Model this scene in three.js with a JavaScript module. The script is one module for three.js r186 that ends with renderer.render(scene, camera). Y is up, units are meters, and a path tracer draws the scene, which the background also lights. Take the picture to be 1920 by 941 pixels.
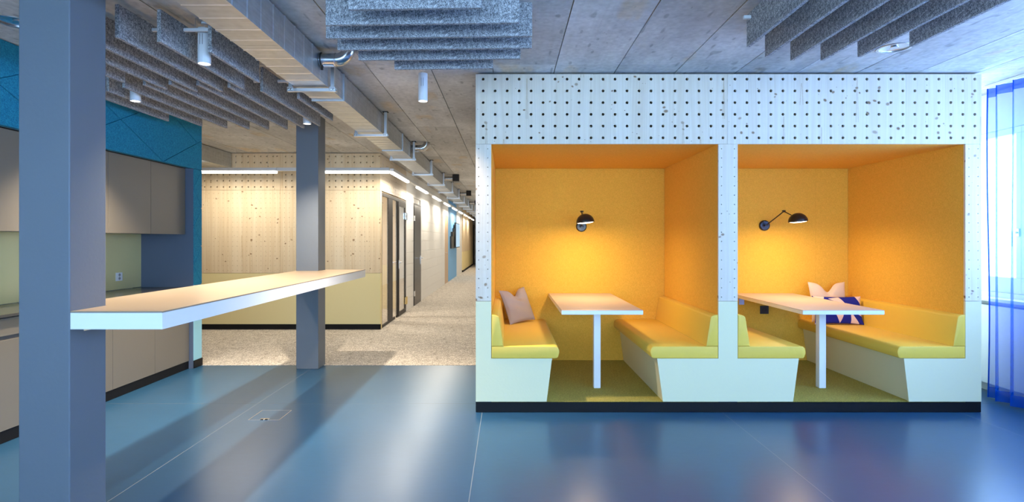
import * as THREE from 'three';
import { RoundedBoxGeometry } from 'three/addons/geometries/RoundedBoxGeometry.js';
import { mergeGeometries, toCreasedNormals } from 'three/addons/utils/BufferGeometryUtils.js';
import { RectAreaLightUniformsLib } from 'three/addons/lights/RectAreaLightUniformsLib.js';
import { Brush, Evaluator, SUBTRACTION } from 'three-bvh-csg';

// ---------------------------------------------------------------- camera, sky, daylight, exposure
RectAreaLightUniformsLib.init();
const scene = new THREE.Scene();
const EYE = 1.49, FOCAL = 1055;
const camera = new THREE.PerspectiveCamera(2 * Math.atan(470.5 / FOCAL) * 180 / Math.PI, 1920 / 941, 0.05, 120);
camera.position.set(0, EYE, 0);
camera.lookAt(0, EYE, -1);
camera.setViewOffset(1920, 941, 8, 20.5, 1920, 941);      // a shifted lens: the vanishing point lies at (952, 450)
const renderer = new THREE.WebGLRenderer({ antialias: true });
renderer.toneMapping = THREE.LinearToneMapping;
renderer.toneMappingExposure = 1.0;
renderer.shadowMap.enabled = true;
const DAY = new THREE.Color().setRGB(0.35, 0.635, 1.0);
scene.background = new THREE.Color().setRGB(3.2, 4.6, 6.0);
function daylight(w, h, pos, target, strength) {            // sky light entering through one row of windows
  const l = new THREE.RectAreaLight(DAY, strength, w, h);
  l.position.set(...pos); l.lookAt(...target); scene.add(l);
}
daylight(8.2, 1.75, [0.2, 1.72, 3.36], [0.2, 1.72, -5], 7.4);            // window band in the wall behind the camera
daylight(8.4, 1.4, [4.76, 1.85, -2.1], [-5, 1.85, -2.1], 12.5);            // window band in the right wall
const WARM = new THREE.Color().setRGB(1.0, 0.85, 0.66);
const LEDC = new THREE.Color().setRGB(1.0, 0.90, 0.74);
const LAMPC = new THREE.Color().setRGB(1.0, 0.72, 0.40);
const SPOT_CD = 30, LED_RAD = 100, BOOTH_RAD = 265;

// ---------------------------------------------------------------- helpers
let seed = 12345;
const rnd = () => { seed = (seed * 1664525 + 1013904223) >>> 0; return seed / 4294967296; };
const rr = (a, b) => a + (b - a) * rnd();
const lerp = (a, b, t) => a + (b - a) * t;
const clamp = (x, a = 0, b = 1) => Math.min(b, Math.max(a, x));
const sstep = (a, b, x) => { const t = clamp((x - a) / (b - a)); return t * t * (3 - 2 * t); };
const hash = (x, y, s) => { let h = (x * 374761393 + y * 668265263 + s * 2147483647) | 0; h = Math.imul(h ^ (h >>> 13), 1274126177); return ((h ^ (h >>> 16)) >>> 0) / 4294967296; };
function pn(u, v, nx, ny, s) {                               // periodic value noise, u and v in 0..1
  const x = u * nx, y = v * ny, x0 = Math.floor(x), y0 = Math.floor(y);
  let fx = x - x0, fy = y - y0; fx = fx * fx * (3 - 2 * fx); fy = fy * fy * (3 - 2 * fy);
  const h = (i, j) => hash(((x0 + i) % nx + nx) % nx, ((y0 + j) % ny + ny) % ny, s);
  return lerp(lerp(h(0, 0), h(1, 0), fx), lerp(h(0, 1), h(1, 1), fx), fy);
}
const fbm = (u, v, nx, ny, s, o = 4) => { let a = 0, w = 0.5, t = 0; for (let k = 0; k < o; k++) { a += w * pn(u, v, nx << k, ny << k, s + k * 17); t += w; w *= 0.5; } return a / t; };
function tex(size, metres, fn, srgb = true, h = size, metresV = metres) {
  const d = new Uint8Array(size * h * 4);
  for (let j = 0; j < h; j++) for (let i = 0; i < size; i++) {
    const c = fn((i + 0.5) / size, (j + 0.5) / h), o = (j * size + i) * 4;
    for (let k = 0; k < 3; k++) d[o + k] = Math.round(255 * clamp(Array.isArray(c) ? c[k] : c));
    d[o + 3] = 255;
  }
  const t = new THREE.DataTexture(d, size, h);
  t.wrapS = t.wrapT = THREE.RepeatWrapping; t.magFilter = THREE.LinearFilter; t.minFilter = THREE.LinearMipmapLinearFilter; t.generateMipmaps = true;
  t.repeat.set(1 / metres, 1 / metresV);
  if (srgb) t.colorSpace = THREE.SRGBColorSpace;
  t.needsUpdate = true;
  return t;
}
const rgb = (r, g, b) => new THREE.Color().setRGB(r, g, b);
const std = (name, color, roughness = 0.6, extra = {}) => { const m = new THREE.MeshPhysicalMaterial({ color, roughness, side: THREE.DoubleSide, ...extra }); m.name = name; return m; };
const taken = {};
const numbered = (n) => { const k = taken[n] = (taken[n] ?? -1) + 1; return k ? n + '_' + String(k).padStart(3, '0') : n; };
function uvm(g) {                                            // uv in metres from the dominant axis of the normal
  g = g.index ? g.toNonIndexed() : g;
  const p = g.attributes.position, n = g.attributes.normal, uv = new Float32Array(p.count * 2);
  for (let i = 0; i < p.count; i += 3) {
    let ax = 0, ay = 0, az = 0;
    for (let k = 0; k < 3; k++) { ax += n.getX(i + k); ay += n.getY(i + k); az += n.getZ(i + k); }
    ax = Math.abs(ax); ay = Math.abs(ay); az = Math.abs(az);
    for (let k = 0; k < 3; k++) {
      const x = p.getX(i + k), y = p.getY(i + k), z = p.getZ(i + k), o = (i + k) * 2;
      if (ay >= ax && ay >= az) { uv[o] = x; uv[o + 1] = z; } else if (ax >= az) { uv[o] = z; uv[o + 1] = y; } else { uv[o] = x; uv[o + 1] = y; }
    }
  }
  g.setAttribute('uv', new THREE.BufferAttribute(uv, 2));
  return g;
}
const merge = (list) => mergeGeometries(list.map((g) => { g = g.index ? g.toNonIndexed() : g; for (const k of Object.keys(g.attributes)) if (!['position', 'normal', 'uv'].includes(k)) g.deleteAttribute(k); return g; }));
function box(x0, x1, y0, y1, z0, z1, r = 0) {                // a box given by its limits, edges rounded by r
  const w = Math.abs(x1 - x0), h = Math.abs(y1 - y0), d = Math.abs(z1 - z0);
  const g = r ? new RoundedBoxGeometry(w, h, d, 1, Math.min(r, w / 2.01, h / 2.01, d / 2.01)) : new THREE.BoxGeometry(w, h, d);
  return g.translate((x0 + x1) / 2, (y0 + y1) / 2, (z0 + z1) / 2);
}
function rod(a, b, r, seg = 10, r2 = r) {
  const A = new THREE.Vector3(...a), B = new THREE.Vector3(...b), d = B.clone().sub(A), g = new THREE.CylinderGeometry(r2, r, d.length(), seg);
  g.applyQuaternion(new THREE.Quaternion().setFromUnitVectors(new THREE.Vector3(0, 1, 0), d.clone().normalize()));
  return g.translate((A.x + B.x) / 2, (A.y + B.y) / 2, (A.z + B.z) / 2);
}
function poly(points, depth, bevel = 0, holes = []) {        // polygon in x,y pushed along +z by depth
  const s = new THREE.Shape(points.map(([x, y]) => new THREE.Vector2(x, y)));
  for (const h of holes) s.holes.push(h);
  return new THREE.ExtrudeGeometry(s, { depth: depth - 2 * bevel, bevelEnabled: bevel > 0, bevelThickness: bevel, bevelSize: bevel, bevelOffset: -bevel, bevelSegments: 2, curveSegments: 10 }).translate(0, 0, bevel);
}
function round(x, y, r, seg) { const p = new THREE.Path(); for (let k = 0; k < seg; k++) { const a = -2 * Math.PI * (k + 0.5) / seg; const c = [x + r * Math.cos(a), y + r * Math.sin(a)]; k ? p.lineTo(...c) : p.moveTo(...c); } p.closePath(); return p; }
function part(name, g, m, parent) {
  const o = new THREE.Mesh(uvm(g), m); o.name = name; o.castShadow = o.receiveShadow = true; parent.add(o); return o;
}
function thing(name, label, category, [x, y, z] = [0, 0, 0], group) {
  const o = new THREE.Group(); o.name = numbered(name); o.position.set(x, y, z); scene.add(o);
  o.userData = { label, category }; if (group) o.userData.group = group;
  return o;
}
function struct(name, label, category) { const o = thing(name, label, category); o.userData.kind = 'structure'; return o; }
function local(o, g) { return g.translate(-o.position.x, -o.position.y, -o.position.z); }   // world geometry into a thing's frame

const ORD = ['first', 'second', 'third', 'fourth', 'fifth', 'sixth', 'seventh', 'eighth', 'ninth', 'tenth', 'eleventh', 'twelfth', 'thirteenth', 'fourteenth'];

// ---------------------------------------------------------------- materials
const concreteMap = tex(1024, 4.2, (u, v) => {
  const big = fbm(u, v, 5, 4, 3, 5), cloud = fbm(u, v, 18, 9, 60, 4), streak = fbm(u, v, 110, 8, 9, 3), fine = fbm(u, v, 150, 150, 21, 3), stain = sstep(0.62, 0.80, fbm(u, v, 16, 7, 40, 4));
  const pit = pn(u, v, 230, 230, 77) > 0.972 ? 0.78 : 1, mark = sstep(0.86, 0.95, pn(u, v, 90, 30, 91)) * 0.16;
  const t = (0.745 + 0.22 * (big - 0.5) + 0.16 * (cloud - 0.5) + 0.035 * (streak - 0.5) + 0.12 * (fine - 0.5)) * pit * (1 - mark);
  return [t * (0.99 + 0.03 * stain), t * (0.985 - 0.05 * stain), t * (0.975 - 0.16 * stain)];
});
const concreteBump = tex(512, 4.2, (u, v) => fbm(u, v, 160, 6, 9, 2) * 0.7 + 0.3 * fbm(u, v, 60, 60, 5, 2), false);
function woodMap(s, base, line, contrast) {
  seed = 900 + s;
  const N = 10, knots = [], wide = []; let lastV = -1, near = [];
  for (let k = 0; k < 34; k++) knots.push([rnd(), rnd(), rr(0.0028, 0.0075), rr(0.8, 1.6), rr(-0.5, 0.5), rr(0.3, 0.85)]);
  for (let k = 0; k < 40; k++) knots.push([rnd(), rnd(), rr(0.001, 0.002), 1.2, 0, rr(0.3, 0.8)]);
  for (let k = 0; k < 5; k++) wide.push([rnd(), rnd(), rr(0.1, 0.24), rr(0.004, 0.009)]);
  return tex(1024, 1.7, (u, v) => {
    const strip = Math.floor(u * N), bow = 0.006 * Math.sin(6.283 * (v + hash(strip, 2, s)));
    const g = fbm(u + bow, v, 220, 3, s, 2), g2 = pn(u + bow, v, 60, 2, s + 5);
    let k = contrast * (0.5 * (g - 0.5) + 0.35 * (g2 - 0.5)) + 0.035 * (hash(strip, 7, s) - 0.5);
    let c = base.map((b, i) => b + k * line[i]);
    const edge = Math.abs(u * N - Math.round(u * N)); if (edge < 0.012) c = c.map((x) => x * 0.955);
    for (const [a, b, len, w] of wide) { const dv = (v - b) / len, du = Math.abs(u - a); if (dv > 0 && dv < 1) { const e = Math.abs(du - w * (1 - dv * 0.8)); if (e < 0.0016) c = c.map((x, i) => x - 0.11 * line[i] * 1.2); } }
    if (v !== lastV) { lastV = v; near = knots.filter((q) => { const e = Math.abs(v - q[1]); return Math.min(e, 1 - e) < 0.03; }); }
    for (const [a, b, r, st, sk, dark] of near) {
      let dv = Math.abs(v - b); dv = Math.min(dv, 1 - dv); let du = u - a; if (du > 0.5) du -= 1; if (du < -0.5) du += 1;
      if (dv > 0.03 || Math.abs(du) > 0.04) continue;
      du += sk * (v - b);
      const q = Math.hypot(du / st, dv) / r;
      if (q < 1.7) { const a1 = (1 - sstep(0.75, 1.15, q)) * dark * 0.85 + (1 - sstep(0.9, 1.7, q)) * 0.22; c = [lerp(c[0], 0.50, a1), lerp(c[1], 0.37, a1), lerp(c[2], 0.25, a1)]; }
    }
    return c;
  });
}
const woodA = woodMap(1, [0.855, 0.795, 0.710], [0.55, 0.75, 0.95], 0.15);
const woodB = woodMap(2, [0.860, 0.805, 0.730], [0.55, 0.75, 0.95], 0.15);
const woodC = woodMap(3, [0.885, 0.800, 0.665], [0.55, 0.8, 1.1], 0.15);
const speckle = (s, a, b, mid = 0.5, soft = 0.35) => tex(512, 0.42, (u, v) => {
  const n = 0.45 * pn(u, v, 170, 90, s) + 0.35 * pn(u, v, 256, 200, s + 3) + 0.2 * pn(u, v, 40, 36, s + 8), t = sstep(mid - soft, mid + soft, n);
  return a.map((x, i) => lerp(x, b[i], t));
});
const fibreBump = tex(512, 0.3, (u, v) => 0.5 * pn(u, v, 180, 180, 4) + 0.5 * pn(u, v, 256, 128, 6), false);
const feltMap = speckle(11, [0.34, 0.345, 0.36], [0.86, 0.855, 0.845]);
const tealMap = speckle(21, [0.0, 0.39, 0.52], [0.11, 0.58, 0.70]);
const orangeMap = speckle(31, [0.88, 0.66, 0.21], [0.97, 0.75, 0.29]);
const carpetMap = tex(1024, 1.1, (u, v) => {
  const n = 0.5 * pn(u, v, 260, 150, 2) + 0.3 * pn(u, v, 120, 60, 3) + 0.2 * fbm(u, v, 14, 18, 5, 3), t = sstep(0.25, 0.75, n);
  return [lerp(0.58, 0.90, t), lerp(0.545, 0.865, t), lerp(0.50, 0.82, t)];
});
const carpetBump = tex(512, 0.55, (u, v) => 0.6 * pn(u, v, 130, 75, 2) + 0.4 * pn(u, v, 250, 200, 9), false);
const oliveMap = tex(512, 0.4, (u, v) => {
  const row = 0.5 + 0.5 * Math.sin(6.283 * v * 46 + 2.2 * pn(u, v, 50, 46, 8)), n = pn(u, v, 120, 92, 3), t = clamp(0.45 * row + 0.55 * n);
  return [lerp(0.48, 0.90, t), lerp(0.42, 0.82, t), lerp(0.12, 0.40, t)];
});
const oliveBump = tex(512, 0.4, (u, v) => clamp(0.5 * (0.5 + 0.5 * Math.sin(6.283 * v * 46 + 2.2 * pn(u, v, 50, 46, 8))) + 0.5 * pn(u, v, 120, 92, 3)), false);
const linoMap = tex(1024, 3.1, (u, v) => {
  const c = fbm(u, v, 7, 9, 3, 5), f = fbm(u, v, 60, 160, 13, 3), t = 0.97 + 0.07 * (c - 0.5) + 0.05 * (f - 0.5);
  return [0.165 * t, 0.325 * t, 0.452 * t];
});
const zincMap = tex(512, 0.9, (u, v) => { const a = 0.80 + 0.07 * (fbm(u, v, 26, 26, 3, 2) - 0.5) + 0.05 * (pn(u, v, 5, 90, 9) - 0.5); return [a, a * 1.0, a * 0.995]; });
const paintBump = tex(512, 0.6, (u, v) => fbm(u, v, 40, 40, 3, 4), false);
const hideBump = tex(512, 0.25, (u, v) => fbm(u, v, 60, 60, 5, 3), false);

const M = {
  concrete: std('cast concrete', rgb(1, 1, 1), 0.85, { map: concreteMap, bumpMap: concreteBump, bumpScale: 0.003 }),
  concreteLight: std('cast concrete, paler', rgb(1.08, 1.08, 1.08), 0.85, { map: concreteMap, bumpMap: concreteBump, bumpScale: 0.003 }),
  concreteDark: std('cast concrete, darker', rgb(0.88, 0.88, 0.88), 0.85, { map: concreteMap, bumpMap: concreteBump, bumpScale: 0.003 }),
  woodA: std('whitewashed spruce', rgb(1, 1, 1), 0.55, { map: woodA }),
  woodB: std('whitewashed spruce, second board', rgb(1, 1, 1), 0.55, { map: woodB }),
  woodC: std('spruce', rgb(1, 1, 1), 0.55, { map: woodC }),
  felt: std('grey felt', rgb(0.92, 0.92, 0.94), 0.95, { map: feltMap, bumpMap: fibreBump, bumpScale: 0.002 }),
  teal: std('teal felt', rgb(1, 1, 1), 0.95, { map: tealMap, bumpMap: fibreBump, bumpScale: 0.001 }),
  orange: std('yellow ochre felt', rgb(1, 1, 1), 0.95, { map: orangeMap, bumpMap: fibreBump, bumpScale: 0.001 }),
  hide: std('yellow upholstery', rgb(0.82, 0.54, 0.07), 0.5, { bumpMap: hideBump, bumpScale: 0.0006, sheen: 0.2, sheenColor: rgb(0.9, 0.85, 0.5), sheenRoughness: 0.6 }),
  piping: std('yellow piping', rgb(0.62, 0.46, 0.08), 0.6),
  pale: std('pale yellow paint', rgb(0.76, 0.71, 0.45), 0.5, { bumpMap: paintBump, bumpScale: 0.0004 }),
  palePaint: std('pale yellow wall paint', rgb(0.83, 0.71, 0.37), 0.6, { bumpMap: paintBump, bumpScale: 0.0006 }),
  black: std('black skirting', rgb(0.007, 0.007, 0.008), 0.6, { specularIntensity: 0.4 }),
  olive: std('olive ribbed carpet', rgb(1, 1, 1), 1, { map: oliveMap, bumpMap: oliveBump, bumpScale: 0.006 }),
  carpet: std('beige carpet', rgb(1, 1, 1), 1, { map: carpetMap, bumpMap: carpetBump, bumpScale: 0.004 }),
  lino: std('slate linoleum', rgb(1, 1, 1), 0.28, { map: linoMap }),
  seam: std('weld seam', rgb(0.20, 0.23, 0.26), 0.5),
  columnPaint: std('grey column paint', rgb(0.13, 0.148, 0.172), 0.5, { bumpMap: paintBump, bumpScale: 0.0004 }),
  white: std('white laminate', rgb(0.82, 0.82, 0.82), 0.4),
  barTop: std('light laminate top', rgb(0.29, 0.22, 0.15), 0.32),
  tableTop: std('beige linoleum top', rgb(0.60, 0.48, 0.40), 0.5),
  taupe: std('taupe cabinet front', rgb(0.175, 0.152, 0.118), 0.5),
  sidePanel: std('blue grey end panel', rgb(0.095, 0.118, 0.165), 0.45),
  taupeIn: std('taupe carcass', rgb(0.12, 0.115, 0.11), 0.55),
  stone: std('dark worktop', rgb(0.055, 0.054, 0.052), 0.22),
  splash: std('yellow glass splashback', rgb(0.68, 0.60, 0.28), 0.12, { clearcoat: 0.6, clearcoatRoughness: 0.08 }),
  cyan: std('pale cyan paint', rgb(0.30, 0.60, 0.68), 0.55),
  wall: std('white wall paint', rgb(0.82, 0.81, 0.79), 0.7, { bumpMap: paintBump, bumpScale: 0.0008 }),
  bluePaint: std('sky blue wall paint', rgb(0.22, 0.52, 0.88), 0.6),
  zinc: std('galvanised sheet', rgb(0.86, 0.91, 0.97), 0.42, { map: zincMap, metalness: 0.9 }),
  zincPipe: std('galvanised pipe', rgb(0.86, 0.86, 0.87), 0.22, { map: zincMap, metalness: 1 }),
  steel: std('brushed steel', rgb(0.72, 0.72, 0.73), 0.3, { metalness: 1 }),
  chrome: std('satin aluminium', rgb(0.80, 0.80, 0.81), 0.2, { metalness: 1 }),
  brass: std('brass', rgb(0.75, 0.58, 0.25), 0.3, { metalness: 1 }),
  lampWhite: std('white lamp body', rgb(0.72, 0.73, 0.75), 0.4),
  dark: std('black enamel', rgb(0.014, 0.013, 0.013), 0.3),
  slot: std('dark slot', rgb(0.02, 0.02, 0.02), 0.8),
  frame: std('anthracite frame', rgb(0.03, 0.026, 0.024), 0.45, { specularIntensity: 0.35 }),
  doorBlack: std('black lacquered door', rgb(0.02, 0.018, 0.02), 0.25, { specularIntensity: 0.4 }),
  oak: std('light oak door', rgb(0.62, 0.43, 0.28), 0.5),
  glass: std('clear glass', rgb(1, 1, 1), 0.02, { transmission: 1, thickness: 0, ior: 1.5 }),
  windowFrame: std('white window frame', rgb(0.80, 0.80, 0.80), 0.35),
  sheer: std('sheer blue voile', rgb(0.0, 0.12, 0.70), 1, { transparent: true, opacity: 0.44, transmission: 0.4, thickness: 0, specularIntensity: 0 }),
  sheerDense: std('blue voile, doubled', rgb(0.005, 0.09, 0.55), 1, { transparent: true, opacity: 0.85, transmission: 0.45, thickness: 0, specularIntensity: 0 }),
  pillowTaupe: std('taupe linen', rgb(0.44, 0.37, 0.34), 0.9, { bumpMap: fibreBump, bumpScale: 0.0015 }),
  pillowPeach: std('peach cotton', rgb(0.80, 0.60, 0.46), 0.9, { bumpMap: fibreBump, bumpScale: 0.0012 }),
  screen: std('pale blue display', rgb(0.05, 0.06, 0.07), 0.15, { emissive: rgb(0.55, 0.78, 0.95), emissiveIntensity: 0.9 }),  // screen face has an even pale blue emission
  lampGlow: std('lit lens', rgb(1, 1, 1), 0.5, { emissive: rgb(1, 0.9, 0.74), emissiveIntensity: 6 }),
  ledGlow: std('lit diffuser', rgb(1, 1, 1), 0.5, { emissive: rgb(1, 0.94, 0.82), emissiveIntensity: 4.5 }),
  bulbGlow: std('lit bulb', rgb(1, 1, 1), 0.5, { emissive: rgb(1, 0.88, 0.68), emissiveIntensity: 5 }),
  lampInside: std('white lamp reflector', rgb(0.85, 0.83, 0.78), 0.5),
};

// ---------------------------------------------------------------- floor
const CEIL = 2.94, LINO_END = -6.69;
{
  const f = struct('floor', 'slate blue linoleum floor laid in wide sheets with pale weld seams', 'floor');
  part('screed', box(-4.6, 4.97, -0.12, -0.004, LINO_END, 3.6), M.concrete, f);
  const xs = [-4.34, -2.28, -0.222, 1.855, 3.91, 4.97], zs = [3.6, -5.13, LINO_END];
  for (let i = 0; i < 5; i++) for (let j = 0; j < 2; j++) part('linoleum_sheet', box(xs[i] + 0.002, xs[i + 1] - 0.002, -0.004, 0, zs[j] - 0.002, zs[j + 1] + 0.002), M.lino, f);
  for (let i = 1; i < 5; i++) part('weld_seam', box(xs[i] - 0.002, xs[i] + 0.002, -0.004, 0.0002, LINO_END, 3.6), M.seam, f);
  part('weld_seam', box(-4.34, 4.97, -0.004, 0.0002, -5.132, -5.128), std('grey weld seam', rgb(0.10, 0.115, 0.13), 0.5), f);
  const c = struct('floor_carpet', 'beige flecked carpet running from the kitchen edge down the corridor', 'carpet');
  part('carpet', box(-8.3, 4.97, -0.12, 0.003, -36.4, LINO_END), M.carpet, c);
}
// ---------------------------------------------------------------- ceiling of board-marked concrete bays
{
  const c = struct('ceiling', 'raw cast concrete ceiling with dark joints between formwork boards', 'ceiling');
  part('slab', box(-8.3, 4.97, CEIL + 0.018, CEIL + 0.3, -36.4, 3.6), M.concrete, c);
  const mats = [M.concrete, M.concreteLight, M.concrete, M.concreteDark];
  const holes = [[2.92, -4.25], [-3.27, -3.75]], ev = new Evaluator(); ev.attributes = ['position', 'normal', 'uv'];
  const zs = [3.6, 0.4, -2.1, -4.655, -7.2, -9.75, -12.3, -14.85, -17.4, -20, -24, -28, -32, -36.4];
  for (let i = -14; i < 12; i++) for (let j = 0; j < zs.length - 1; j++) {
    const x0 = Math.max(-8.3, -1.175 + 0.525 * i), x1 = Math.min(4.97, -1.175 + 0.525 * (i + 1));
    if (x1 - x0 < 0.05 || (zs[j + 1] > LINO_END - 1 && x0 < -4.7) || (zs[j] < -9.9 && x0 < -6)) continue;
    if (zs[j] < -12 && (x0 > 0.3 || x0 < -2.9)) continue;
    const lift = 0.002 * hash(i + 50, j, 3);
    let g = box(x0 + 0.004, x1 - 0.004, CEIL + lift, CEIL + 0.02, zs[j] - 0.0015, zs[j + 1] + 0.0015);
    for (const [hx, hz] of holes) if (hx + 0.12 > x0 && hx - 0.12 < x1 && hz < zs[j] && hz > zs[j + 1]) {
      const A = new Brush(g), B = new Brush(new THREE.CylinderGeometry(0.112, 0.112, 0.2, 40).translate(hx, CEIL, hz)); A.updateMatrixWorld(); B.updateMatrixWorld();
      g = ev.evaluate(A, B, SUBTRACTION).geometry;
    }
    part('concrete_bay', g, mats[Math.floor(hash(i + 50, j, 9) * 4)], c);
  }
}
// ---------------------------------------------------------------- recessed ceiling lights
for (const [x, z, label] of [[2.92, -4.25, 'round recessed ceiling light with silver ring above the perforated booth front'], [-3.27, -3.75, 'round recessed ceiling light above the kitchen beside the thick grey column']]) {
  const t = thing('recessed_ceiling_light', label, 'ceiling light', [x, CEIL, z]);
  const ring = [[0.100, -0.004], [0.118, -0.004], [0.120, 0.0], [0.113, 0.001], [0.104, 0.0]].map(([a, b]) => new THREE.Vector2(a, b));
  part('ring', new THREE.LatheGeometry([...ring, ring[0]], 48), M.steel, t);
  part('reflector', new THREE.LatheGeometry([[0.106, 0.0], [0.098, 0.006], [0.07, 0.0135], [0.03, 0.016], [0.0001, 0.016]].map(([a, b]) => new THREE.Vector2(a, b)), 40), M.chrome, t);
  part('bulb_cap', new THREE.CylinderGeometry(0.022, 0.03, 0.014, 24).translate(0, 0.008, 0), M.steel, t);
}
// ---------------------------------------------------------------- outer walls with their windows
function wallRects(name, label, rects, mat) { const w = struct(name, label, 'wall'); for (const r of rects) part('wall_face', box(...r), mat, w); return w; }
{
  // right wall: parapet, lintel and piers round a band of casements
  const W = wallRects('wall_right', 'white window wall behind the sheer blue curtain', [
    [4.77, 4.97, 0, 0.98, -6.85, 3.6], [4.77, 4.97, 2.56, CEIL, -6.85, 3.6], [4.77, 4.97, 0.98, 2.56, -6.85, -6.36], [4.77, 4.97, 0.98, 2.56, 2.44, 3.6]], M.wall);
  part('window_sill', box(4.62, 4.80, 0.90, 0.935, -6.6, 2.6, 0.006), M.windowFrame, W);
  part('sill_panel', box(4.66, 4.772, 0.10, 0.86, -6.6, 2.6, 0.004), M.wall, W);
  for (let k = 0; k < 8; k++) {
    const a = -6.36 + 1.1 * k, b = a + 1.1, o = struct('window_' + (k + 1), 'white framed casement window in the wall behind the blue curtain', 'window');
    const fr = (x0, x1, y0, y1, z0, z1) => part('frame', box(x0, x1, y0, y1, z0, z1, 0.005), M.windowFrame, o);
    fr(4.80, 4.88, 0.98, 1.13, a, b); fr(4.80, 4.88, 2.50, 2.56, a, b); fr(4.80, 4.88, 1.13, 2.50, a, a + 0.055); fr(4.80, 4.88, 1.13, 2.50, b - 0.055, b);
    part('pane', box(4.838, 4.844, 1.13, 2.50, a + 0.055, b - 0.055), M.glass, o);
    const h = part('handle', merge([rod([4.80, 1.56, b - 0.028], [4.745, 1.56, b - 0.028], 0.011), box(4.737, 4.753, 1.43, 1.572, b - 0.04, b - 0.018, 0.005)]), M.chrome, o);
    part('handle_plate', box(4.786, 4.80, 1.52, 1.60, b - 0.045, b - 0.011, 0.004), M.chrome, h);
  }
  // wall behind the camera with a wide band of windows
  wallRects('wall_rear', 'white rear wall below and above a long band of windows', [
    [-4.6, 4.97, 0, 0.82, 3.4, 3.6], [-4.6, 4.97, 2.62, CEIL, 3.4, 3.6], [-4.6, -3.95, 0.82, 2.62, 3.4, 3.6], [4.35, 4.97, 0.82, 2.62, 3.4, 3.6]], M.wall);
  for (let k = 0; k < 6; k++) {
    const a = -3.95 + 8.3 / 6 * k, b = a + 8.3 / 6, o = struct('window_' + (k + 9), 'white framed window in the rear wall', 'window');
    for (const r of [[a, b, 0.82, 0.90], [a, b, 2.55, 2.62], [a, a + 0.05, 0.90, 2.55], [b - 0.05, b, 0.90, 2.55]]) part('frame', box(...r, 3.42, 3.50), M.windowFrame, o);
    part('pane', box(a + 0.05, b - 0.05, 0.90, 2.55, 3.457, 3.463), M.glass, o);
  }
  wallRects('wall_left', 'white wall behind the kitchen', [[-4.6, -4.36, 0, CEIL, -6.5, 3.4]], M.wall);
  wallRects('wall_kitchen_back', 'white partition behind the end of the kitchen', [[-8.3, -3.66, 0, CEIL, -6.69, -6.535]], M.wall);
  wallRects('wall_far_left', 'white wall closing the side passage', [[-8.5, -8.3, 0, CEIL, -9.5, -6.5]], M.wall);
  wallRects('wall_booth_back', 'white wall behind the seating booth', [[-0.15, 4.97, 0, CEIL, -6.99, -6.85]], M.wall);
  wallRects('wall_corridor_right', 'white corridor wall opposite the doors', [[-0.15, 0.05, 0, CEIL, -36.4, -6.99]], M.wall);
}
// ---------------------------------------------------------------- perforated boards
function perforated(x0, x1, y0, y1, th, cols, rows, r, seg) {   // board in x,y with a grid of drilled holes, front face at z = th
  const holes = [];
  for (const x of cols) for (const y of rows) if (x - r > x0 + 0.003 && x + r < x1 - 0.003) holes.push(round(x, y, r, seg));
  return poly([[x0, y0], [x1, y0], [x1, y1], [x0, y1]], th, 0, holes);
}
const series = (a, step, n) => Array.from({ length: n }, (_, k) => a + step * k);
const BIG_ROWS = series(2.373, 0.1014, 6), SMALL_ROWS = series(0.998, 0.08, 17);
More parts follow.
